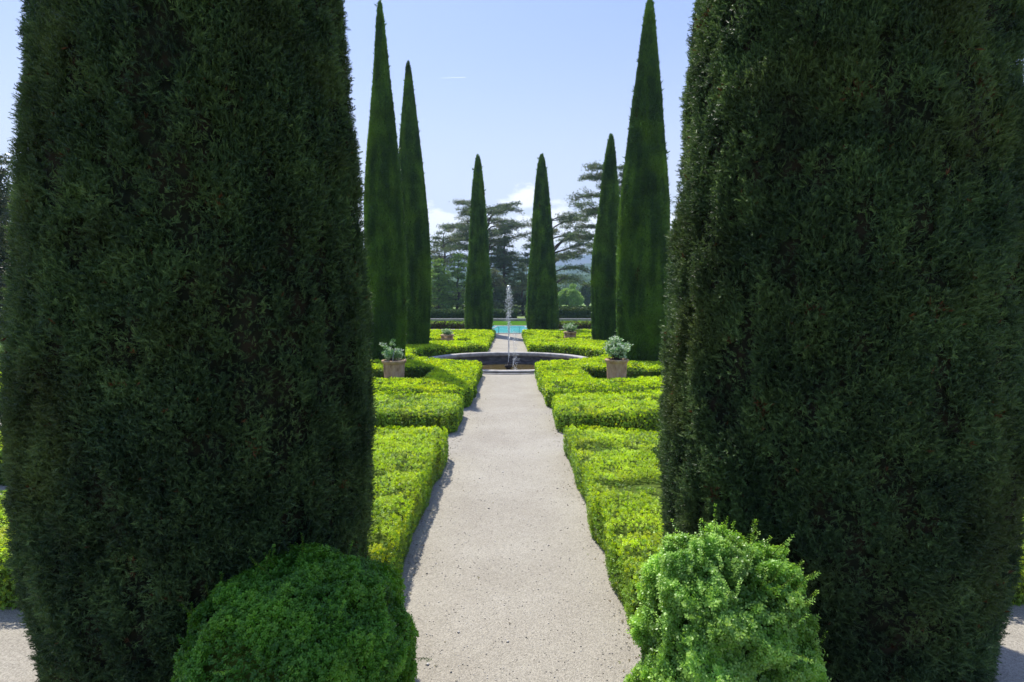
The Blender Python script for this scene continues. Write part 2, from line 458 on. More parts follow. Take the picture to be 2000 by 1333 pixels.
# hills
def ridge(name, y0, y1, xw, hfun, mat, nx=260, ny=40, bumpy=0, bs=.1):
    xs = np.linspace(-xw, xw, nx); ys = np.linspace(y0, y1, ny)
    X, Y = np.meshgrid(xs, ys)
    t = (Y - y0) / (y1 - y0)
    prof = np.sin(np.clip(t * 1.35, 0, 1) * math.pi / 2)
    P2 = np.stack([X.ravel(), Y.ravel()], 1)
    Z = hfun(P2) * prof.ravel() - 2
    if bumpy: Z = Z + (fbm(P2, bs, 3) - .5) * bumpy * np.clip(prof.ravel() * 3, 0, 1)
    V = np.stack([P2[:, 0], P2[:, 1], Z], 1)
    i = np.arange(ny - 1)[:, None]; j = np.arange(nx - 1)[None]
    F = np.stack([i * nx + j, i * nx + j + 1, (i + 1) * nx + j + 1, (i + 1) * nx + j], -1).reshape(-1, 4)
    return tag(make(name, [(V, F, 0)], [mat], smooth=False), kind='structure')
ridge('near_hill', 330, 760, 700, lambda p: 13 + 16 * fbm(p, .006, 2), M['hill'], nx=420, ny=90, bumpy=9, bs=.09)
ridge('wooded_hill', 780, 1400, 1500, lambda p: 40 + 36 * fbm(p, .0034, 3) + 10 * np.clip((p[:, 0] - 60) / 250, -1, 1.5), M['hill'], nx=500, ny=90, bumpy=13, bs=.05)
ridge('far_mountain', 1700, 2500, 2500, lambda p: 92 + 100 * fbm(p, .0015, 4), M['mount'], nx=300, ny=40)

# ---------------------------------------------------------------- basin
def ringp(r0, r1, z0, z1, seg=96):   # closed ring profile
    return lathe([(r0, z0), (r1, z0), (r1, z1), (r0, z1), (r0, z0)], (BX, BY, 0), seg)
basin = empty('fountain_basin', (BX, BY, 0), 'round sunken stone fountain basin with a low pale rim at the path crossing', 'fountain basin')
b = .02
make('rim', [lathe([(BR - .30, .02), (BR - .31, .085), (BR - .28, .11), (BR - .02, .115), (BR + .02, .095), (BR + .02, .06), (BR - .03, .05), (BR - .03, -.05), (BR - .30, -.05), (BR - .30, .02)], (BX, BY, 0), 128)], [M['stone']], basin, smooth=False)
make('inner_wall', [lathe([(BR - .26, -.05), (BR - .26, -.62)], (BX, BY, 0), 128)], [M['wallin']], basin)
make('step', [lathe([(BR + .0, .0), (BR + .16, .0), (BR + .16, .035), (BR + .0, .035)], (BX, BY, 0), 128)], [M['stone']], basin)
nz = make('nozzle', [lathe([(0, -.8), (.22, -.8), (.20, -.42), (.10, -.36), (.09, -.22), (.15, -.17), (.16, -.10), (.05, -.08), (.04, 0.0), (0.03, .02), (0, .02)], (BX, BY, 0), 12)], [M['nozzle']], basin)
wv = radial_sheet([.0, .5, 1.2, 2.2, BR - .26], -.40, 96)
tag(make('basin_water', [wv], [M['bwater']]), kind='structure')
# jet and drops
P, S = [], []
g = np.random.default_rng(21)
ztop = 3.05
n = 1500
h = g.random(n) ** .75
z = .2 + h * (ztop - .2)
sp_ = .018 + .10 * np.clip((h - .35) / .5, 0, 1) * np.clip((1.03 - h) / .35, 0.15, 1)
P1 = np.stack([BX + .015 + g.normal(size=n) * sp_, BY + g.normal(size=n) * sp_, z], 1)
S1 = g.uniform(.005, .013, n)
n2 = 260
z2 = -.35 + g.random(n2) ** 1.3 * 1.6
P2 = np.stack([BX + .12 + np.abs(g.normal(size=n2)) * .11 + .05, BY + g.normal(size=n2) * .15, z2], 1)
S2 = g.uniform(.006, .018, n2)
pc = tube_piece([(BX, BY, -.1), (BX, BY, .9), (BX + .004, BY, 1.9), (BX + .01, BY, 2.6)], [.010, .008, .006, .002], 0, 8)
ico = np.array([[1, 0, 0], [0, 1, 0], [-1, 0, 0], [0, -1, 0], [0, 0, 1.4], [0, 0, -1.1]], float)
jet = make('water_jet', [(pc[0], pc[1], 0), scatter(P1, np.tile([0, 0, 1.], (n, 1)), S1, ico, oct_f, 0), scatter(P2, np.tile([0, 0, 1.], (n2, 1)), S2, ico, oct_f, 0)], [M['drops']], loc=(BX, BY, 0))
tag(jet, 'thin white jet of fountain water breaking into falling drops above the basin', 'water jet', kind='stuff')

# ---------------------------------------------------------------- hedges
def seg_dist(P, polys):
    d = np.full(len(P), 1e9)
    for poly in polys:
        q = np.asarray(poly, float); m_ = len(q)
        for i in range(m_):
            a_, b_ = q[i], q[(i + 1) % m_]; ab = b_ - a_
            t_ = np.clip(((P - a_) @ ab) / (ab @ ab), 0, 1)
            d = np.minimum(d, np.linalg.norm(P - a_ - t_[:, None] * ab, axis=1))
    return d
def inside(P, poly):
    q = np.asarray(poly, float); c = np.zeros(len(P), bool); m_ = len(q)
    for i in range(m_):
        x1_, y1_ = q[i]; x2_, y2_ = q[(i + 1) % m_]
        if y1_ == y2_: continue
        cond = (y1_ > P[:, 1]) != (y2_ > P[:, 1])
        xx = (x2_ - x1_) * (P[:, 1] - y1_) / (y2_ - y1_) + x1_
        c ^= cond & (P[:, 0] < xx)
    return c

def leaf_size(D): return .029 * np.maximum(1.0, D / 7.5) ** .80

def hedge(poly, h, label, holes=(), seed=1, pits=.30, dens=1.75, old_top=.06, wob=.03, dull=False):
    g = np.random.default_rng(seed)
    poly = [tuple(p) for p in poly]
    polys = [poly] + [list(x) for x in holes]
    # core solid
    def off(pl, d):
        q = np.asarray(pl, float); n = len(q)
        A2 = 0.5 * np.sum(q[:, 0] * np.roll(q[:, 1], -1) - np.roll(q[:, 0], -1) * q[:, 1]); s = 1 if A2 > 0 else -1
        e = np.roll(q, -1, 0) - q; nn = np.stack([e[:, 1], -e[:, 0]], 1) * s; nn = nn / np.linalg.norm(nn, axis=1, keepdims=True)
        r_ = []
        for i in range(n):
            b_ = nn[i] + nn[i - 1]; b_ = b_ / max(1e-6, np.linalg.norm(b_)); k_ = 1 / max(.5, b_ @ nn[i]); r_.append(q[i] + b_ * d * k_)
        return np.array(r_)
    rings = [off(poly, -.035)] + [off(x, .035) for x in holes]
    hc = h - .095
    tri = tessellate_polygon([[Vector((x, y, 0)) for x, y in r_] for r_ in rings])
    allp = np.concatenate(rings); n0 = len(allp)
    Vt = np.column_stack([allp, np.full(n0, hc)]); Vb = np.column_stack([allp, np.full(n0, .0)])
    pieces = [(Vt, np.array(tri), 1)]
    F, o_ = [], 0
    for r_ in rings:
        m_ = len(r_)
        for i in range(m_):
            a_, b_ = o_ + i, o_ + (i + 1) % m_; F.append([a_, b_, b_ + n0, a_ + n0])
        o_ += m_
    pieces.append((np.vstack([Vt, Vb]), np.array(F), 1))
    # leaves on top
    q = np.asarray(poly); bx0, by0 = q.min(0); bx1, by1 = q.max(0)
    P, Nn, Sz, Fl = [], [], [], []
    cell = 1.0
    for cy in np.arange(by0, by1, cell):
        for cx in np.arange(bx0, bx1, cell):
            D = max(3.0, math.hypot(cx + .5, cy + .5)); s = leaf_size(D)
            nn = g.poisson(dens * .95 / (s * s))
            pp = np.stack([g.uniform(cx, cx + cell, nn), g.uniform(cy, cy + cell, nn)], 1)
            P.append(pp); Sz.append(np.full(nn, s))
    P = np.concatenate(P); Sz = np.concatenate(Sz)
    ok = inside(P, poly)
    for x in holes: ok &= ~inside(P, x)
    P = P[ok]; Sz = Sz[ok]
    ed = seg_dist(P, polys)
    hn = (fbm(P, 1.7, 3) - .5) * .10 + (fbm(P + 50, 6.0, 2) - .5) * .06
    pit = vnoise(P * np.array([1, 2.2]) + seed * 7.1, 1.9) * .6 + vnoise(P + seed * 3.3, 6.5) * .4
    keep = ~((pit < pits - .02) & (g.random(len(P)) < .85))
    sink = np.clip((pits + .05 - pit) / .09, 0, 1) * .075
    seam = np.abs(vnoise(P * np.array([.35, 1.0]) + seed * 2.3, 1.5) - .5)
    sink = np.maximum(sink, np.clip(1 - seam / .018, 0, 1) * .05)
    rd = .07
    edge = np.clip(1 - ed / rd, 0, 1)
    z = h + hn * .8 - edge ** 2 * .06 - sink - g.random(len(P)) * .045
    P3 = np.column_stack([P, z])[keep]; Ax = g.normal(size=(len(P), 3)) * .45 + np.array([0, 0, 1.0]); Ax = Ax[keep]; Sz_ = Sz[keep]
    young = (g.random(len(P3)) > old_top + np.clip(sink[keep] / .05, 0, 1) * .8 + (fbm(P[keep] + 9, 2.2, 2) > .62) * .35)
    rn = np.clip(.5 + (fbm(P, 2.6, 3)[keep] - .5) * 1.3 + g.normal(size=len(P3)) * .2, 0, 1)
    lv = [(P3, Ax, Sz_, young, rn)]
    # leaves on sides
    for poly_i, pl in enumerate(polys):
        qq = np.asarray(pl, float); m_ = len(qq)
        A2 = 0.5 * np.sum(qq[:, 0] * np.roll(qq[:, 1], -1) - np.roll(qq[:, 0], -1) * qq[:, 1]); sgn = (1 if A2 > 0 else -1) * (1 if poly_i == 0 else -1)
        for i in range(m_):
            a_, b_ = qq[i], qq[(i + 1) % m_]; e = b_ - a_; L = np.linalg.norm(e)
            if L < 1e-3: continue
            nrm = np.array([e[1], -e[0]]) / L * sgn
            steps = max(1, int(L / 1.0))
            for st in range(steps):
                ta, tb = st / steps, (st + 1) / steps
                mid = a_ + e * (ta + tb) / 2; D = max(3, np.linalg.norm(mid)); s = leaf_size(D)
                nn = g.poisson(dens * 1.15 / (s * s) * (L / steps) * h)
                tt = g.uniform(ta, tb, nn); zz = g.random(nn) * h
                base = a_ + e * tt[:, None]
                P2 = np.column_stack([base, zz])
                bulge = (fbm(P2, 2.2, 3) - .5) * 2 * wob * 1.6 + .012 + np.clip(vnoise(P2 * np.array([1, 1, .25]) + seed, 1.9) - .42, 0, 1) * .15 * (1 if poly_i == 0 else 0) - np.clip((zz - h + rd) / rd, 0, 1) ** 2 * .04 - np.clip(.12 - zz, 0, 1) * .25 - g.random(nn) * .03
                pos = P2 + np.column_stack([np.tile(nrm, (nn, 1)) * bulge[:, None], np.zeros(nn)])
                kp = ~((vnoise(P2 + seed, 4.2) < .24) & (g.random(nn) < .8))
                ax = np.column_stack([np.tile(nrm, (nn, 1)), np.full(nn, .55)]) + g.normal(size=(nn, 3)) * .45
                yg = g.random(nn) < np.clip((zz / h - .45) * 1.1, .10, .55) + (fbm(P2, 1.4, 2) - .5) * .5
                if poly_i > 0: yg &= g.random(nn) < .12  # faces inside openings: mostly dark leaves, shade painted by leaf choice
                lv.append((pos[kp], ax[kp], np.full(kp.sum(), s), yg[kp], np.clip((.45 + (fbm(P2, 3, 2)[kp] - .5) * 1.2 + g.normal(size=kp.sum()) * .22) * (1 if poly_i == 0 else .12), 0, 1)))  # tint pulled to the dark end inside openings, painting the deep shade there
    P3 = np.concatenate([x[0] for x in lv]); Ax = np.concatenate([x[1] for x in lv]); S = np.concatenate([x[2] for x in lv])
    Y = np.concatenate([x[3] for x in lv]); rn = np.concatenate([x[4] for x in lv])
    D = np.linalg.norm(P3[:, :2], axis=1); near = D < 13
    S = S * g.uniform(.75, 1.25, len(S))
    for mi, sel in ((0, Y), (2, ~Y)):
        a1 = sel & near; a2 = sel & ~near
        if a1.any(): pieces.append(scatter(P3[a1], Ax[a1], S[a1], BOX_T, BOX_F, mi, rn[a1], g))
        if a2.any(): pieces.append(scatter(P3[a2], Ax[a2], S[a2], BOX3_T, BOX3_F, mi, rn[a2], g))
    # stray shoots rising above the clipped top
    cen = (float(q[:, 0].mean()), float(q[:, 1].mean()), 0)
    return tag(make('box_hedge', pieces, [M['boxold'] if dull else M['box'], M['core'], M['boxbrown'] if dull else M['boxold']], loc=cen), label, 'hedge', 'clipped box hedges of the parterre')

def arc(r, a0, a1, n, cx=BX, cy=BY):   # angles from -Y direction (towards the camera), positive to +x
    return [(cx + r * math.sin(R(a0 + (a1 - a0) * i / (n - 1))), cy - r * math.cos(R(a0 + (a1 - a0) * i / (n - 1)))) for i in range(n)]
def mx(pl): return [(-x, y) for x, y in pl][::-1]
XE = 15.5
# bed 1 (nearest), from x=.95 outwards
R1 = [(.96, 4.3), (1.4, 4.1), (1.8, 4.4), (3.0, 5.25), (3.4, 4.75), (XE, 4.75), (XE, 9.0), (2.4, 9.25), (1.15, 9.75), (.96, 9.6)]
R1h = [[(2.05, 6.9), (3.2, 6.7), (13.5, 6.7), (13.5, 8.2), (2.6, 8.35), (2.0, 8.1)]]
L1 = mx([(1.03, 4.75), (1.5, 4.6), (3.0, 5.25), (3.4, 4.75), (XE, 4.75), (XE, 9.1), (2.4, 9.35), (1.10, 9.40), (1.03, 9.25)])
L1h = [mx([(3.2, 6.3), (13.5, 6.3), (13.5, 8.0), (3.0, 8.0)])]
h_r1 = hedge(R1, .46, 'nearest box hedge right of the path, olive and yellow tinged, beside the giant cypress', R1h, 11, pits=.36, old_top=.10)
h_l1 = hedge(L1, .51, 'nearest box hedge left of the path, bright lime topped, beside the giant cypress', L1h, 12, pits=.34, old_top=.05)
# bed 2: narrow arc
def bed2(xp, r0, r1, xo):
    a_in = math.degrees(math.asin(xp / r0)); 
    o_ = [(xp + .28, 23.15 - math.sqrt(r0 ** 2 - xp ** 2) ), ] + arc(r0, math.degrees(math.asin((xp + .9) / r0)), 62, 14)
    i_ = arc(r1, 62, math.degrees(math.asin((xp + .2) / r1)), 14) + [(xp, 23.15 - math.sqrt(r1 ** 2 - xp ** 2) - .2), (xp - .02, 23.15 - math.sqrt(r0 ** 2 - xp ** 2) + .35)]
    return o_ + i_
R2 = bed2(.98, 12.35, 10.3, XE); L2 = mx(bed2(1.02, 12.35, 10.3, XE))
hedge(R2, .46, 'second box hedge along the right of the path, an even lime block without openings', (), 21, pits=.31)
hedge(L2, .47, 'second box hedge along the left of the path, flecked with grey-green shoots', (), 22, pits=.32, old_top=.32)
# bed 3: compartment with the pot and the tree, wrapping round the basin
def bed3(xp):
    rr_ = 3.85
    return [(xp, 13.75)] + arc(9.72, math.degrees(math.asin((xp + .15) / 9.72)), 68, 16) + arc(rr_, 100, math.degrees(math.asin((xp + .12) / rr_)), 18) + [(xp, 19.2)]
hole3 = [(2.25, 15.25), (3.2, 15.45), (4.3, 15.95), (5.6, 16.6), (7.0, 17.3), (7.4, 18.1), (5.6, 17.5), (4.6, 17.35), (2.25, 17.8)]
def octo(x, y, r_): return [(x + r_ * math.cos(k * math.pi / 5), y + r_ * math.sin(k * math.pi / 5)) for k in range(10)]
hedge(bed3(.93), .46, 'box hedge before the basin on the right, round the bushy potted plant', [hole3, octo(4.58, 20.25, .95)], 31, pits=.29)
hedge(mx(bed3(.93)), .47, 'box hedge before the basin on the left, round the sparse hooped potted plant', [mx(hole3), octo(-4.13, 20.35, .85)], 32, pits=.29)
hedge([(-25, 11.3), (-11.6, 11.3), (-12.0, 14.6), (-25, 14.6)], .46, 'lime hedge block at the far left edge of the view, nearer of two glimpsed there', (), 35, pits=.25)
hedge([(-25, 16.0), (-13.2, 16.0), (-13.2, 19.3), (-25, 19.3)], .46, 'lime hedge block at the far left edge of the view, below the strap-leaved clump', (), 36, pits=.25)
# far beds behind the basin
R4 = arc(4.45, 168, 96, 14)[::-1]
R4 = arc(4.1, 100, 166.5, 14) + [(.97, 27.4), (.97, 33.4), (15, 33.4), (15, 25.0)]
hole4 = [(2.6, 30.9), (8, 30.9), (8, 32.4), (2.4, 32.4)]
L4 = mx(arc(4.0, 100, 165.5, 14) + [(1.05, 27.2), (1.0, 32.9), (15, 32.9), (15, 25.0)])
hole4l = mx([(1.9, 29.2), (8, 29.2), (8, 31.0), (2.0, 31.0)])
def fixr(pl):  # remove duplicates
    return pl
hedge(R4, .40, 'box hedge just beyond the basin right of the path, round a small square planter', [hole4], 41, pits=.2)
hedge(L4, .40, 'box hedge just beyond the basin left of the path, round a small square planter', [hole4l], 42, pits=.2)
R5 = [(.97, 33.9), (15, 33.9), (15, 38.6), (.97, 38.4)]
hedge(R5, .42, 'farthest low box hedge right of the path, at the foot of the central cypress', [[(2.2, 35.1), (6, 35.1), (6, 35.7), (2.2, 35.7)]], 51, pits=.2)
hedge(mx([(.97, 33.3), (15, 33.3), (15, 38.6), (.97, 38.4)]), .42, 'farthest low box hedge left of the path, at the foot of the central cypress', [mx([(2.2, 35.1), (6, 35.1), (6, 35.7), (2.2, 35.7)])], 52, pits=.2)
# clipped strips in front of the lawn, either side of the pool
hedge([(3.6, 47.6), (30, 47.6), (30, 49.8), (3.6, 49.8)], .50, 'long dull clipped strip hedge in front of the lawn, right of the pool', (), 61, pits=.2, old_top=.25, dull=True)
hedge(mx([(3.6, 47.6), (30, 47.6), (30, 49.8), (3.6, 49.8)]), .50, 'long dull clipped strip hedge in front of the lawn, left of the pool', (), 62, pits=.2, old_top=.25, dull=True)

# ---------------------------------------------------------------- cypresses
PROF = np.array([(0, .80), (.06, .90), (.15, .97), (.30, 1.0), (.45, .93), (.58, .75), (.73, .53), (.79, .43), (.87, .30), (.95, .165), (.985, .09), (1, .03)])
CPROF = np.array([(0, .90), (.06, 1.0), (.2, .94), (.42, .72), (.58, .59), (.72, .47), (.86, .32), (.94, .19), (.985, .09), (1, .03)])
NPROF = np.array([(0, .90), (.03, .94), (.07, .98), (.12, 1.0), (.20, .965), (.35, .825), (.5, .74), (.7, .58), (.87, .345), (.95, .18), (1, .015)])
def cypress(x, y, H, r, label, group, near=False, seed=1, lean=(0, 0), cone=False):
    g = np.random.default_rng(seed)
    pr = NPROF if near else (CPROF if cone else PROF)
    root = empty('cypress_tree', (x, y, 0), label, 'cypress', group)
    rad = lambda t_: np.interp(t_, pr[:, 0], pr[:, 1]) * r
    nz_ = 140 if near else 90; seg = 120 if near else 64
    def disp(P):
        q = P * np.array([1, 1, .38])
        if near: return (fbm(q, 3.2, 3) - .5) * .11 + (fbm(q + 9, 9.0, 2) - .5) * .12
        return (fbm(q * np.array([1, 1, .35]), 2.0, 3) - .5) * .11 * min(1, r) + (fbm(q + 9, .8, 2) - .5) * .12 * min(1, r)
    def surf_pt(t_, a_, dr=0):
        R0 = rad(t_); z_ = .12 + t_ * (H - .12)
        P = np.stack([R0 * np.cos(a_), R0 * np.sin(a_), z_], 1)
        d = disp(P + np.array([x, y, seed * 5.0])) * np.clip(R0 / (.35 * r), 0, 1) + dr
        k_ = np.maximum(R0 + d, .004)
        return np.stack([x + k_ * np.cos(a_) + lean[0] * t_, y + k_ * np.sin(a_) + lean[1] * t_, z_], 1), k_
    tt = np.linspace(0, 1, nz_) ** (1.15 if near else 1.0)
    T_, A_ = np.meshgrid(tt, np.arange(seg) * 2 * math.pi / seg, indexing='ij')
    Vc, _ = surf_pt(T_.ravel(), A_.ravel(), -.06 if near else -.03)
    i = np.arange(nz_ - 1)[:, None]; j = np.arange(seg)[None]; k = (j + 1) % seg
    Fc = np.stack([i * seg + j, i * seg + k, (i + 1) * seg + k, (i + 1) * seg + j], -1).reshape(-1, 4)
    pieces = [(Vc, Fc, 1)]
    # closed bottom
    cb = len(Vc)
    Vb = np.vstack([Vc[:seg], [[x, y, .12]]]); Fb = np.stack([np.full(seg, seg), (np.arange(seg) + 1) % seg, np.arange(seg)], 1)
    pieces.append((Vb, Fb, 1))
    if near:
        s0 = .050; zt = H
        n = int(2 * math.pi * r * H * .75 * 7200)
        t_ = g.random(n * 2); keep = g.random(n * 2) < rad(t_) / r
        # thin out what stands high above the frame
        keep &= (g.random(n * 2) < np.where(t_ * H > 5.5, .14, 1.0)); t_ = t_[keep]
    else:
        D = math.hypot(x, y); s0 = .11 * max(1, D / 26) ; 
        n = int(2 * math.pi * r * H * .75 * 1500 / max(1, D / 22) ** 1.6)
        t_ = g.random(n * 2); keep = g.random(n * 2) < rad(t_) / r; t_ = t_[keep]
    n = len(t_); a_ = g.random(n) * 2 * math.pi
    P, k_ = surf_pt(t_, a_, 0)
    dep = -g.random(n) * (.07 if near else .035)
    out_ = np.stack([np.cos(a_), np.sin(a_), np.zeros(n)], 1)
    P = P + out_ * dep[:, None]
    if near:
        ax = out_ * .42 + np.array([0, 0, .60]) + g.normal(size=(n, 3)) * .60
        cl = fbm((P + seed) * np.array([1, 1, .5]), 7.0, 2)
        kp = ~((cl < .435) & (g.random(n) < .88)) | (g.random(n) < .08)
        P, ax = P[kp], ax[kp]; n = len(P)
        rn = np.clip(.45 + (fbm(P, 5, 2) - .5) * 1.1 + g.normal(size=n) * .22, 0, 1)
        S = s0 * g.uniform(.55, 1.35, n); S = np.where(P[:, 2] > 5.6, S * 2.4, S)
        br = (g.random(n) < .006) | ((vnoise(P, 5.0) > .90) & (g.random(n) < .35))
        pieces.append(scatter(P[~br], ax[~br], S[~br], CYP_T, CYP_F, 0, rn[~br], g))
        pieces.append(scatter(P[br] - out_[:1] * 0, ax[br], S[br] * .9, CYPS_T, CYPS_F, 2, rn[br], g))
    else:
        ax = out_ * .38 + np.array([0, 0, 1.0]) + g.normal(size=(n, 3)) * .20
        rn = np.clip(.42 + (fbm(P * np.array([1, 1, .14]), 5.0, 3) - .5) * 2.0 + (fbm(P * np.array([1, 1, .6]), .8, 2) - .5) * .9 + g.normal(size=n) * .16, 0, 1)
        st = g.random(n) < .003
        ax[st] += out_[st] * .6
        br = (vnoise(P * np.array([1, 1, .35]), 3.2) > .90) & (g.random(n) < .30)
        S = s0 * g.uniform(.7, 1.3, n); S = np.where(st, S * 1.7, S)
        pieces.append(scatter(P[~br], ax[~br], S[~br], CYPS_T, CYPS_F, 0, rn[~br], g))
        if br.any(): pieces.append(scatter(P[br], ax[br], S[br], CYPS_T, CYPS_F, 2, rn[br], g))
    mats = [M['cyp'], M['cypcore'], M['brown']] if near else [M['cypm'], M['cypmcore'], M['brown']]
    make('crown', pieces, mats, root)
    make('trunk', [tube_piece([(x, y, -.02), (x, y, .2), (x, y, H * .5)], [r * .28, r * .22, r * .08], 0, 12)], [M['bark']], root)
    return root
G1 = 'pointed cypresses standing in the parterre'
cypress(-2.165, 4.22, 12.6, 1.12, 'giant broad cypress filling the left of the view, close to the camera', 'giant cypresses flanking the start of the path', True, 1, (.15, 0))
cypress(2.32, 4.28, 12.8, 1.145, 'giant broad cypress filling the right of the view, its left flank sunlit', 'giant cypresses flanking the start of the path', True, 2)
cypress(-4.20, 20.3, 12.32, .67, 'tallest slim cypress on the left, beside the left-hand giant', G1, seed=3, lean=(-.05, 0))
cypress(-4.34, 27.3, 13.1, .78, 'slim cypress on the left partly hidden by the taller one before it', G1, seed=4, lean=(-.15, 0))
cypress(4.58, 20.2, 12.4, .86, 'tallest slim cypress on the right, yellow-green with a bulging flank, beside the right-hand giant', G1, seed=5, lean=(.10, 0))
cypress(5.05, 30.2, 10.7, .80, 'dark slim cypress on the right tucked behind the tallest one', G1, seed=6, lean=(.1, 0))
cypress(-2.05, 40.6, 12.1, .93, 'slim cypress at the far end of the path, left of the swimming pool', G1, seed=7, cone=True)
cypress(2.36, 40.6, 12.15, 1.07, 'slim cypress at the far end of the path, right of the swimming pool', G1, seed=8, lean=(-.1, 0), cone=True)

# ---------------------------------------------------------------- near shrubs
def shrub(x, y, z, rx, ry, rz, mat, label, name, n, seed, loose=.0, s=.030, pw=2.4, T=None, bumps=.10):
    g = np.random.default_rng(seed)
    root = empty(name, (x, y, 0), label, 'shrub')
    def pt(u):
        u = unit(u); k = (np.abs(u) ** pw).sum(1) ** (-1 / pw)
        P = u * k[:, None] * np.array([rx, ry, rz])
        d = 1 + (fbm(u + seed, 2.5, 3) - .5) * bumps * 2.4
        return P * d[:, None] + np.array([x, y, z])
    # core
    nu, nv = 48, 32
    th = np.linspace(0.001, math.pi - .001, nv); ph = np.arange(nu) * 2 * math.pi / nu
    TH, PH = np.meshgrid(th, ph, indexing='ij')
    U = np.stack([np.sin(TH) * np.cos(PH), np.sin(TH) * np.sin(PH), np.cos(TH)], -1).reshape(-1, 3)
    V = pt(U); ce = np.array([x, y, z]); V = ce + (V - ce) * (.87 - loose * .8); V[:, 2] = np.maximum(V[:, 2], 0.0)
    i = np.arange(nv - 1)[:, None]; j = np.arange(nu)[None]; k = (j + 1) % nu
    F = np.stack([i * nu + j, (i + 1) * nu + j, (i + 1) * nu + k, i * nu + k], -1).reshape(-1, 4)
    pieces = [(V, F, 1)]
    U = unit(g.normal(size=(n, 3)))
    P = pt(U); nrm = unit((P - ce) / np.array([rx, ry, rz]) ** 2)
    lay = g.random(n)
    cl = fbm(P + seed, 9.0, 2)
    offs = -.05 * lay + (cl - .5) * (.10 + loose * .9) + loose * .15 * (g.random(n) ** 3)
    P = P + nrm * offs[:, None]
    kp = (P[:, 2] > .01) & ~((cl < .36) & (g.random(n) < .75))
    P, nrm, cl = P[kp], nrm[kp], cl[kp]; n = len(P)
    ax = nrm * .9 + np.array([0, 0, .5]) + g.normal(size=(n, 3)) * .5
    rn = np.clip(.45 + (cl - .5) * 1.4 + g.normal(size=n) * .2, 0, 1)
    pieces.append(scatter(P, ax, s * g.uniform(.7, 1.3, n), BOX_T, BOX_F, 0, rn, g))
    make('foliage', pieces, [M[mat], M['core']], root)
    # stray shoots
    sh = []
    m_ = int(30 + loose * 420)
    U = unit(g.normal(size=(m_, 3)) * .8 + np.array([0, -.2, 1.1])); P0 = pt(U); nr = unit((P0 - ce) / np.array([rx, ry, rz]) ** 2)
    Pl, Al = [], []
    for q_ in range(m_):
        L = (.05 + .10 * g.random()) * (1 + 1.0 * loose); d = nr[q_] + np.array([0, 0, .5]) + g.normal(size=3) * .35; d /= np.linalg.norm(d)
        for k_ in range(7): Pl.append(P0[q_] + d * L * k_ / 6 + np.array([0, 0, -.01])); Al.append(d)
        sh.append(tube_piece([P0[q_] - d * .03, P0[q_] + d * L], [.0025, .0015], 1, 4))
    make('shoot_tips', sh + [scatter(np.array(Pl), np.array(Al) + g.normal(size=(len(Pl), 3)) * .3, s * .85, BOX_T, BOX_F, 0, None, g)], [M[mat], M['core']], root)
    make('stem', [tube_piece([(x, y, -.02), (x, y, z)], [.05, .03], 0, 10)], [M['bark']], root)
    return root
shrub(-1.19, 3.22, .50, .61, .58, .58, 'bushL', 'rounded clipped box bush at the foot of the left-hand giant cypress', 'box_bush', 60000, 71, 0, .026, 2.6)
shrub(1.19, 3.10, .62, .43, .42, .66, 'bushR', 'loose sunlit bush with glossy pale shoots at the foot of the right-hand giant cypress', 'loose_bush', 50000, 72, .13, .030, 2.2, bumps=.16)

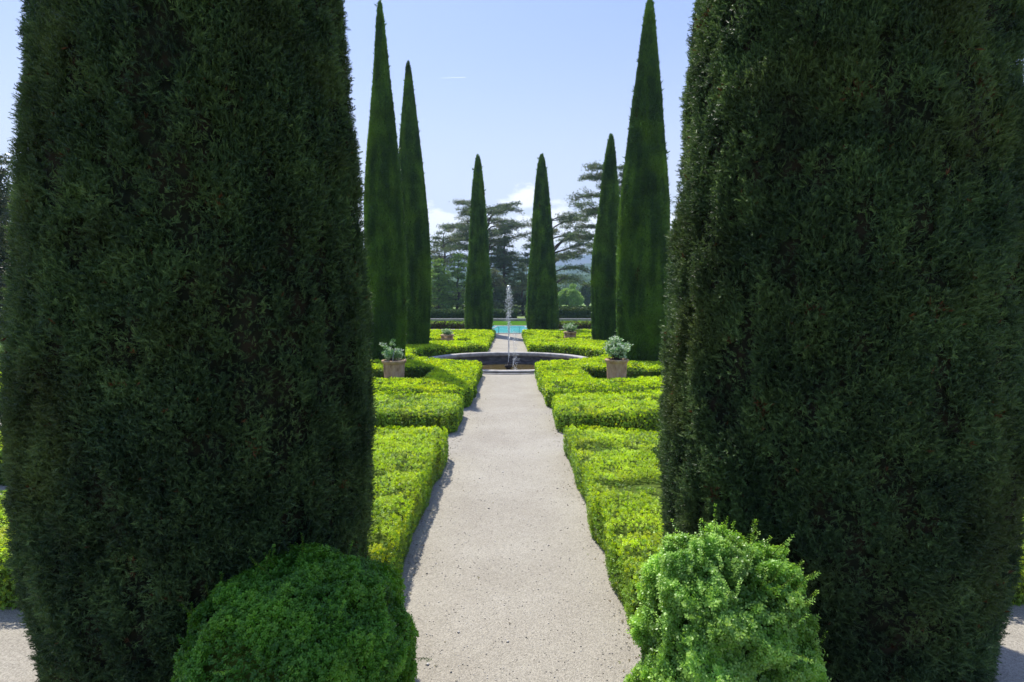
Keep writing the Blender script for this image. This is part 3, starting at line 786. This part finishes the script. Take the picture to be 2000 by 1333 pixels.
# ---------------------------------------------------------------- potted plants
def pot_plant(x, y, rad, hgt, ph, label, kind, seed, hoop=False, square=False):
    g = np.random.default_rng(seed)
    root = empty('potted_plant', (x, y, 0), label, 'potted plant', 'terracotta pots in the parterre')
    r = rad
    if square:
        # tapered square planter with a rim
        def sq(h0, h1, w0, w1):
            V = [];
            for z_, w_ in ((h0, w0), (h1, w1)): V += [[x - w_, y - w_, z_], [x + w_, y - w_, z_], [x + w_, y + w_, z_], [x - w_, y + w_, z_]]
            F = [[0, 1, 5, 4], [1, 2, 6, 5], [2, 3, 7, 6], [3, 0, 4, 7], [4, 5, 6, 7], [3, 2, 1, 0]]
            return (np.array(V), np.array(F), 0)
        po = make('pot', [sq(0, hgt - .08, r * .84, r * .95)], [M['terra']], root)
        make('rim', [sq(hgt - .08, hgt, r * 1.06, r * 1.06)], [M['terra']], po)
    else:
        pr = [(0, .0), (r * .76, .0), (r * .80, .04), (r * .78, .08), (r * .84, hgt * .45), (r * .89, hgt * .80), (r * .90, hgt * .88)]
        po = make('pot', [lathe(pr, (x, y, 0), 40)], [M['terra']], root, smooth=True)
        make('rim', [lathe([(r * .89, hgt * .87), (r * .97, hgt * .90), (r * 1.04, hgt * .95), (r * 1.06, hgt * .985), (r * 1.02, hgt), (r * .86, hgt), (r * .84, hgt * .93)], (x, y, 0), 40)], [M['terra']], po, smooth=True)
    make('soil', [lathe([(0.001, hgt - .05), (r * .86, hgt - .05)], (x, y, 0), 24)], [M['soil']], root)
    st, Pl, Al = [], [], []
    if kind == 'bushy':
        ns, spread, up = 62, r * 1.30, ph
    elif kind == 'sparse':
        ns, spread, up = 26, r * .95, ph * .62
    else:
        ns, spread, up = 22, r * .9, ph
    for q_ in range(ns):
        a_ = g.random() * 6.283; l_ = g.random() ** .6
        e = np.array([x + math.cos(a_) * spread * l_, y + math.sin(a_) * spread * l_, hgt + up * (1.05 - .45 * l_) * g.uniform(.65, 1.05)])
        if kind == 'sparse' and q_ < 3:
            e = np.array([x + (-.28, -.02, -.22)[q_] * 1.0, y - .05, hgt + ph * (.78, 1.0, .66)[q_]])
        s_ = np.array([x + g.normal() * .06, y + g.normal() * .06, hgt - .06])
        m_ = (s_ + e) / 2 + np.array([math.cos(a_), math.sin(a_), 0]) * .03
        st.append(tube_piece([s_, m_, e], [.009, .006, .003], 0, 5))
        k_n = 13 if kind == 'bushy' else 16
        for k_ in range(k_n):
            tq = g.uniform(.35, 1.0) if kind != 'sparse' or q_ >= 3 else g.uniform(.72, 1.0)
            p_ = (1 - tq) ** 2 * s_ + 2 * tq * (1 - tq) * m_ + tq ** 2 * e
            Pl.append(p_ + g.normal(size=3) * .028); Al.append((e - s_) / np.linalg.norm(e - s_) + g.normal(size=3) * .6)
    make('stems', st, [M['bark']], root)
    make('foliage', [scatter(np.array(Pl), np.array(Al), .074 * g.uniform(.6, 1.3, len(Pl)), BRD_T, BRD_F, 0, None, g)], [M['pale']], root)
    if hoop:
        for q_, ang in enumerate((0.0, 1.4)):
            pts = []
            for k_ in range(15):
                b_ = math.pi * k_ / 14
                rr_ = r * .8
                pts.append((x + .06 + math.cos(b_) * rr_ * math.cos(ang), y + math.cos(b_) * rr_ * math.sin(ang), hgt - .05 + math.sin(b_) * ph * .66))
            make('wire_hoop', [tube_piece(pts, .007, 0, 6)], [M['wire']], root)
    return root
pot_plant(3.00, 16.2, .315, .88, .62, 'large round weathered pot with a bushy pale-leaved plant, right of the basin', 'bushy', 81)
pot_plant(-3.16, 16.2, .325, .86, .55, 'large round terracotta pot with sparse shoots and a wire hoop, left of the basin', 'sparse', 82, hoop=True)
pot_plant(-3.14, 30.2, .30, .66, .30, 'small square terracotta planter with a low hooped plant beyond the basin on the left', 'low', 83, hoop=True, square=True)
pot_plant(3.36, 32.0, .31, .70, .50, 'small square terracotta planter with an upright pale plant beyond the basin on the right', 'bushy', 84, square=True)
pot_plant(9.5, 36.2, .36, .85, .7, 'distant terracotta pot seen past the right flank of the tallest slim cypress', 'bushy', 85)

# ---------------------------------------------------------------- pool and terrace end
pool = empty('swimming_pool', (0, 47, 0), 'turquoise swimming pool with pale coping at the end of the path', 'swimming pool')
px0, px1, py0, py1 = -2.95, 3.0, 41.7, 51.6
make('water_surface', [(np.array([[px0, py0, .03], [px1, py0, .03], [px1, py1, .03], [px0, py1, .03]]), np.array([[0, 1, 2, 3]]), 0)], [M['pool']], pool)
make('coping', [box_piece(px0 - .35, px1 + .35, py0 - .3, py0, -.02, .045), box_piece(px0 - .35, px1 + .35, py1, py1 + .5, -.02, .075),
                box_piece(px0 - .35, px0, py0, py1, -.02, .06), box_piece(px1, px1 + .35, py0, py1, -.02, .06)], [M['stone']], pool)
fence = empty('pool_railing', (0, 41.3, 0), 'thin dark railing across the near side of the swimming pool', 'railing')
for q_ in (-2.8, -1.75, -.69, .76, 1.8, 2.8):
    make('post', [tube_piece([(q_, 41.32, 0), (q_, 41.32, .50)], .014, 0, 8)], [M['iron']], fence)
for z_ in (.47,):
    make('rail', [tube_piece([(-2.8, 41.32, z_), (2.8, 41.32, z_)], .007, 0, 6)], [M['iron']], fence)
def lounger(x, y, sgn, label):
    root = empty('sun_lounger', (x, y, 0), label, 'sun lounger', 'sun loungers beside the pool')
    make('mattress', [box_piece(x - .95, x + .35, y - .30, y + .30, .24, .31)], [M['white']], root)
    V = np.array([[x + sgn * .35, y - .30, .26], [x + sgn * .35, y + .30, .26], [x + sgn * .80, y + .30, .50], [x + sgn * .80, y - .30, .50]])
    V = np.vstack([V, V + np.array([0, 0, .06])])
    F = np.array([[0, 1, 2, 3], [4, 7, 6, 5], [0, 4, 5, 1], [1, 5, 6, 2], [2, 6, 7, 3], [3, 7, 4, 0]])
    make('backrest', [(V, F, 0)], [M['white']], root)
    for dx in (-.85, .3):
        for dy in (-.26, .26):
            make('leg', [tube_piece([(x + dx, y + dy, 0), (x + dx, y + dy, .24)], .018, 0, 6)], [M['white']], root)
lounger(-1.62, 40.2 + .75, 1, 'white sun lounger at the left corner of the pool end of the path')
lounger(1.95, 40.2 + .75, -1, 'white sun lounger at the right corner of the pool end of the path')
# parapet
par = tag(make('parapet_wall', [box_piece(-45, 45, 63.0, 63.4, 0, .20), box_piece(-45.05, 45.05, 62.93, 63.47, .20, .27)], [M['stone']], loc=(0, 63.2, 0)),
          'long low pale stone parapet at the far edge of the lawn', 'low wall')

# ---------------------------------------------------------------- trees beyond
def leaf_cloud(centers, radii, n, s, tmpl, mi=0, g=rng, flat=1.0, droop=0.0):
    P, A, RN = [], [], []
    w_ = np.array([r_ ** 2 for r_ in radii]); w_ = w_ / w_.sum()
    for c_, r_, f_ in zip(centers, radii, w_):
        m_ = int(n * f_) + 1
        u = unit(g.normal(size=(m_, 3))); rr_ = r_ * (.55 + .5 * g.random(m_) ** .5)
        rr_ = rr_ * (.8 + .45 * fbm(u * 1.0 + np.array(c_), 2.2, 2))
        p_ = np.array(c_) + u * rr_[:, None] * np.array([1, 1, flat])
        P.append(p_); A.append(u + g.normal(size=(m_, 3)) * .5 + np.array([0, 0, .5 - droop * 2]))
        RN.append(np.clip(.5 + g.normal(size=m_) * .22, 0, 1))
    P = np.concatenate(P); A = np.concatenate(A); RN = np.concatenate(RN)
    return scatter(P, A, s * g.uniform(.6, 1.3, len(P)), tmpl[0], tmpl[1], mi, RN, g)
BRD = (BRD_T, BRD_F); CED = (CED_T, CED_F)

def cedar(x, y, H, Rr, label, name, seed, z0=.25, mode='flat', mat='cedar', nb=34, amt=1.0, bias=None, trunk_lean=(0, 0)):
    g = np.random.default_rng(seed)
    root = empty(name, (x, y, 0), label, 'cedar' if name == 'cedar_tree' else 'conifer', 'large conifers behind the lawn')
    zs = np.linspace(0, 1, 9)
    tr = np.stack([x + trunk_lean[0] * zs + g.normal(size=9) * .08, y + trunk_lean[1] * zs + g.normal(size=9) * .08, H * zs * .96], 1)
    make('trunk', [tube_piece(tr, H * .028 * (1 - zs * .88), 0, 10)], [M['bark']], root)
    limbs, P, A = [], [], []
    for b_ in range(nb):
        t_ = z0 + (1 - z0) * np.clip((b_ + g.uniform(-.6, 1.6)) / nb, 0, 1)
        a_ = b_ * 2.399 + g.normal() * .35
        if mode == 'flat': L = Rr * (.62 + .38 * math.sin(math.pi * min(1, (t_ - z0) / (1 - z0) * 1.1 + .15))) * g.uniform(.65, 1.08)
        else: L = Rr * (1 - t_) ** .75 * g.uniform(.75, 1.1) + .35
        if bias is not None:
            L *= 1 + .45 * math.cos(a_ - bias)
        s_ = np.array([np.interp(t_, zs, tr[:, 0]), np.interp(t_, zs, tr[:, 1]), H * .96 * t_])
        rise = (.42 if mode == 'flat' else .05) * (1 if t_ > .5 else .55)
        if t_ > .93 and mode == 'flat': rise = .25
        u = np.linspace(0, 1, 7)
        curve = rise * L * (u ** .6 - .45 * u ** 2) * (1.0 if mode == 'flat' else 1) - (.10 if mode == 'flat' else .22) * L * u ** 2.2
        rise0 = rise; curve = curve + L * u * g.uniform(-.10, .22) + np.cumsum(g.normal(size=7)) * .022 * L
        wig = np.cumsum(g.normal(size=7)) * .06 * L
        d = np.array([math.cos(a_), math.sin(a_)]); sd_ = np.array([-d[1], d[0]])
        pts = np.column_stack([s_[0] + d[0] * L * u + sd_[0] * wig, s_[1] + d[1] * L * u + sd_[1] * wig, s_[2] + curve])
        limbs.append(tube_piece(pts, (.018 * L + .02) * (1 - u * .85), 0, 6))
        # side twigs each carrying a flat plate of needles
        nt_ = int((16 if mode == 'flat' else 12) * amt)
        for q_ in range(nt_):
            uu = .28 + .72 * (q_ + g.random()) / nt_
            if mode != 'flat': uu = .12 + .88 * (q_ + g.random()) / nt_
            c_ = np.array([np.interp(uu, u, pts[:, i_]) for i_ in range(3)])
            side = (-1) ** q_
            ll = L * (.34 if mode == 'flat' else .36) * (1.15 - .7 * uu) * g.uniform(.6, 1.2)
            dd = np.array([d[0] * .65 + sd_[0] * side, d[1] * .65 + sd_[1] * side, g.normal() * .22 - .04]); dd /= np.linalg.norm(dd)
            e = c_ + dd * ll
            limbs.append(tube_piece([c_, e], [.03, .012], 0, 4))
            m_ = int(max(5, ll * 24 * amt * g.uniform(.3, 1.5)))
            v = g.random(m_) ** .8
            p_ = c_ + (e - c_) * v[:, None] + g.normal(size=(m_, 3)) * np.array([.22, .22, .12]) * (1 + .10 * L) * .8 + np.array([0, 0, .06])
            P.append(p_)
            A.append(np.tile(dd * .7 + np.array([0, 0, .7]), (m_, 1)) + g.normal(size=(m_, 3)) * .6)
    make('limbs', limbs, [M['bark']], root)
    P = np.concatenate(P); A = np.concatenate(A)
    rn = np.clip(.42 + (fbm(P, .9, 2) - .5) * 1.0 + g.normal(size=len(P)) * .2, 0, 1)
    make('crown', [scatter(P, A, .21 * g.uniform(.7, 1.3, len(P)), CED_T, CED_F, 0, rn, g)], [M[mat]], root)
    return root

def PX(px, D): return (px - 993) / 1150.0 * D
cedar(PX(948, 92), 92, 16.8, 8.6, 'broad flat-topped cedar behind the left-hand central cypress', 'cedar_tree', 101, z0=.40, nb=44, amt=1.12)
cedar(PX(1070, 88), 88, 14.3, 6.8, 'flat-topped cedar behind the right-hand central cypress, its limbs reaching right', 'cedar_tree', 102, z0=.30, nb=32, bias=0.2, amt=1.2)
cedar(PX(1196, 74), 74, 19.0, 5.2, 'tall dark cedar with boughs sticking out left of a dark slim cypress', 'cedar_tree', 103, z0=.42, nb=36, bias=math.pi, amt=1.2)
cedar(PX(868, 80), 80, 11.6, 3.4, 'thin open cedar at the left edge of the gap, seen above the green conifers', 'cedar_tree', 104, z0=.45, nb=20, amt=.8)
cedar(PX(985, 86), 86, 13.2, 4.0, 'dark pyramidal cedar directly behind the fountain jet', 'cedar_tree', 105, z0=.10, mode='pyr', nb=46)
cedar(PX(858, 76), 76, 7.6, 3.6, 'light green spreading conifer low at the left of the gap', 'conifer_tree', 106, z0=.03, mode='pyr', mat='conifer', nb=40)
cedar(PX(895, 78), 78, 8.4, 3.6, 'green conifer low beside the left-hand central cypress', 'conifer_tree', 107, z0=.03, mode='pyr', mat='conifer', nb=40)
cedar(PX(1020, 82), 82, 7.4, 2.6, 'small dark conifer low beside the right-hand central cypress', 'conifer_tree', 108, z0=.03, mode='pyr', nb=34)
cedar(PX(965, 80), 80, 6.5, 2.8, 'small dark conifer low just right of the left-hand central cypress', 'conifer_tree', 109, z0=.03, mode='pyr', nb=34)
cedar(PX(820, 84), 84, 13.5, 4.5, 'dark conifer hidden behind the two left-hand slim cypresses', 'conifer_tree', 110, z0=.05, mode='pyr', nb=40)

def broad_tree(x, y, H, r, mat, label, name, seed, n=9000, s=.34, cat='tree', group=None, droop=0.0, bot=.18):
    g = np.random.default_rng(seed)
    root = empty(name, (x, y, 0), label, cat, group)
    make('trunk', [tube_piece([(x, y, -.05), (x + .1, y, H * .3), (x, y, H * .7)], [r * .11, r * .08, r * .03], 0, 10)] +
         [tube_piece([(x, y, H * .28), (x + r * .55 * math.cos(a_), y + r * .55 * math.sin(a_), H * .66)], [r * .05, r * .015], 0, 6) for a_ in (0.3, 1.7, 2.9, 4.1, 5.3)], [M['bark']], root)
    cs, rs = [], []
    if mat == 'willow':
        for k_ in range(75):
            d_ = g.random() ** .55; a_ = g.random() * 6.283
            zc = H * (.20 + .60 * math.sqrt(max(0, 1 - d_ * d_)) * g.uniform(.35, 1.0)) * g.uniform(.88, 1.05)
            cs.append((x + math.cos(a_) * r * .78 * d_, y + math.sin(a_) * r * .78 * d_, zc)); rs.append(r * g.uniform(.17, .30))
    for k_ in range(0 if mat == 'willow' else 44):
        u = unit(g.normal(size=(1, 3)))[0]; q_ = g.random() ** .45
        zc = H * (bot + (1 - bot) * .5) + u[2] * H * (1 - bot) * .40 * q_
        cs.append((x + u[0] * r * .66 * q_, y + u[1] * r * .66 * q_, zc)); rs.append(r * g.uniform(.17, .34) * (1.15 - .35 * q_))
    pcs = leaf_cloud(cs, rs, n, s, BRD, 0, g, flat=.9, droop=droop)
    make('crown', [pcs], [M[mat]], root)
    return root
broad_tree(PX(1112, 118), 118, 5.9, 3.0, 'willow', 'pale green rounded willow seen right of the right-hand central cypress', 'willow_tree', 201, n=15000, s=.30, droop=.6, bot=.05)
broad_tree(PX(1148, 150), 150, 6.8, 2.6, 'wood', 'grey-green tree just right of the pale willow, farther off', 'field_tree', 202, n=7000, s=.45, bot=.05)
broad_tree(PX(1088, 140), 140, 5.0, 2.6, 'wood', 'dull green tree behind the willow, half hidden by the right-hand central cypress', 'field_tree', 203, n=7000, s=.42, bot=.05)
broad_tree(PX(1310, 95), 95, 5.2, 3.0, 'wood', 'small dark tree glimpsed beside the right-hand giant cypress', 'field_tree', 204, n=7000, s=.35, bot=.05)
# magnolia at the left edge of the view
broad_tree(-26.0, 27.5, 12.9, 4.6, 'magn', 'dark glossy-leaved tree with brownish leaves at the left edge of the view', 'magnolia_tree', 205, n=26000, s=.17, bot=.10)
broad_tree(-27.8, 31.5, 9.0, 4.3, 'magn', 'second dark glossy tree at the left edge, behind the brownish one', 'magnolia_tree', 206, n=16000, s=.18, bot=.02)
broad_tree(29, 32, 9.5, 4.3, 'magn', 'dark glossy tree out to the right beyond the right-hand giant cypress', 'magnolia_tree', 207, n=12000, s=.2, bot=.05)

# strap-leaved clump left edge
def clump(x, y, seed, label):
    g = np.random.default_rng(seed)
    root = empty('strap_leaf_plant', (x, y, 0), label, 'plant')
    V, F, RN = [], [], []
    for k_ in range(260):
        a_ = g.random() * 6.283; l_ = g.uniform(.6, 1.15); sp_ = g.uniform(.05, .45)
        b0 = np.array([x + g.normal() * .16, y + g.normal() * .16, 0]); d = np.array([math.cos(a_), math.sin(a_), 0]); sd_ = np.array([-d[1], d[0], 0]) * .017
        m_ = b0 + d * sp_ * .4 + np.array([0, 0, l_ * .7]); e = b0 + d * sp_ + np.array([0, 0, l_])
        k0 = len(V); V += [b0 - sd_, b0 + sd_, m_ + sd_, m_ - sd_, e]; F += [[k0, k0 + 1, k0 + 2, k0 + 3], [k0 + 3, k0 + 2, k0 + 4, k0 + 4]]
    V = np.array(V); F = np.array(F)
    q4 = F[::2]; q3 = F[1::2][:, :3]
    make('leaves', [(V, q4, 0, g.random(len(q4))), (V, q3, 0, g.random(len(q3)))], [M['lily']], root)
clump(-17.45, 20.4, 301, 'clump of upright strap-leaved stems at the left edge of the view above the hedges')

# clipped dark hedge beyond the parapet and far woodland
_LB = ('dark_shrubbery', -40, -20.5, 24.5, 26.5, 1.9, 9000, .12, 'magn', 'low dark shrubbery at the left edge of the view under the glossy tree', 'shrubbery', 403)
def leaf_box(name, x0, x1, y0, y1, h, n, s, mat, label, cat, seed):
    g = np.random.default_rng(seed)
    pts = []; ax = []
    nt_ = n // 2
    P = np.column_stack([g.uniform(x0, x1, nt_), g.uniform(y0, y1, nt_), np.full(nt_, h)]); P[:, 2] += (fbm(P, .8, 3) - .5) * .5
    Pf = np.column_stack([g.uniform(x0, x1, nt_), y0 + g.normal(size=nt_) * .08, g.random(nt_) * h])
    A = np.vstack([np.tile([0, 0, 1.], (nt_, 1)), np.tile([0, -1., .5], (nt_, 1))]) + g.normal(size=(2 * nt_, 3)) * .5
    P = np.vstack([P, Pf])
    return tag(make(name, [box_piece(x0, x1, y0 + .05, y1, 0, h - .12, 1), scatter(P, A, s * g.uniform(.6, 1.3, len(P)), BRD_T, BRD_F, 0, None, g)], [M[mat], M['core']], loc=((x0 + x1) / 2, (y0 + y1) / 2, 0)), label, cat)
leaf_box('boundary_hedge', 2, 40, 69.5, 71.5, 1.35, 12000, .17, 'wood', 'dark clipped boundary hedge behind the parapet, right of the fountain jet', 'hedge', 401)
leaf_box('boundary_hedge', -40, 1, 69.5, 71.5, .95, 12000, .17, 'wood', 'dark clipped boundary hedge behind the parapet, left of the fountain jet', 'hedge', 402)
leaf_box(*_LB)
g = np.random.default_rng(500)
cs, rs = [], []
for k_ in range(300):
    y_ = g.uniform(190, 330); x_ = g.uniform(-120, 150)
    if 140 < y_ < 235 and 8 < x_ < 40: continue
    r_ = g.uniform(2.2, 4.5); cs.append((x_, y_, r_ * .85)); rs.append(r_)
tag(make('valley_woodland', [leaf_cloud(cs, rs, 90000, .75, BRD, 0, g)], [M['wood']]), 'mass of small green trees on the valley floor beyond the garden', 'woodland', kind='stuff')

# ---------------------------------------------------------------- contrail
def dirpx(px, py):
    e = cam.rotation_euler.to_matrix()
    v = e @ Vector(((px - 1000) / FPX, -(py - 666.5) / FPX, -1)); return v
p0, p1 = dirpx(857, 153), dirpx(909, 151.5)
Zt = 9000.0
A0 = Vector((0, 0, CAMH)) + p0 * (Zt / p0.z); A1 = Vector((0, 0, CAMH)) + p1 * (Zt / p1.z)
pts = [A0.lerp(A1, k / 8) for k in range(9)]
tag(make('vapour_trail', [tube_piece([p[:] for p in pts], [4, 9, 12, 14, 14, 14, 15, 16, 12], 0, 8)], [M['trail']], loc=A0[:]), 'short thin white vapour trail high in the blue sky', 'vapour trail')

# ---------------------------------------------------------------- haze
m, t = newmat('haze')
pv = N(t, 'ShaderNodeVolumePrincipled'); pv.inputs['Color'].default_value = (.50, .70, 1.0, 1)
pv.inputs['Density'].default_value = .00042; pv.inputs['Anisotropy'].default_value = .25
o = N(t, 'ShaderNodeOutputMaterial'); t.links.new(pv.outputs[0], o.inputs['Volume'])
hz = make('haze', [box_piece(-2760, 2760, -2760, 2760, -3.6, 200)], [m])
hz['kind'] = 'stuff'
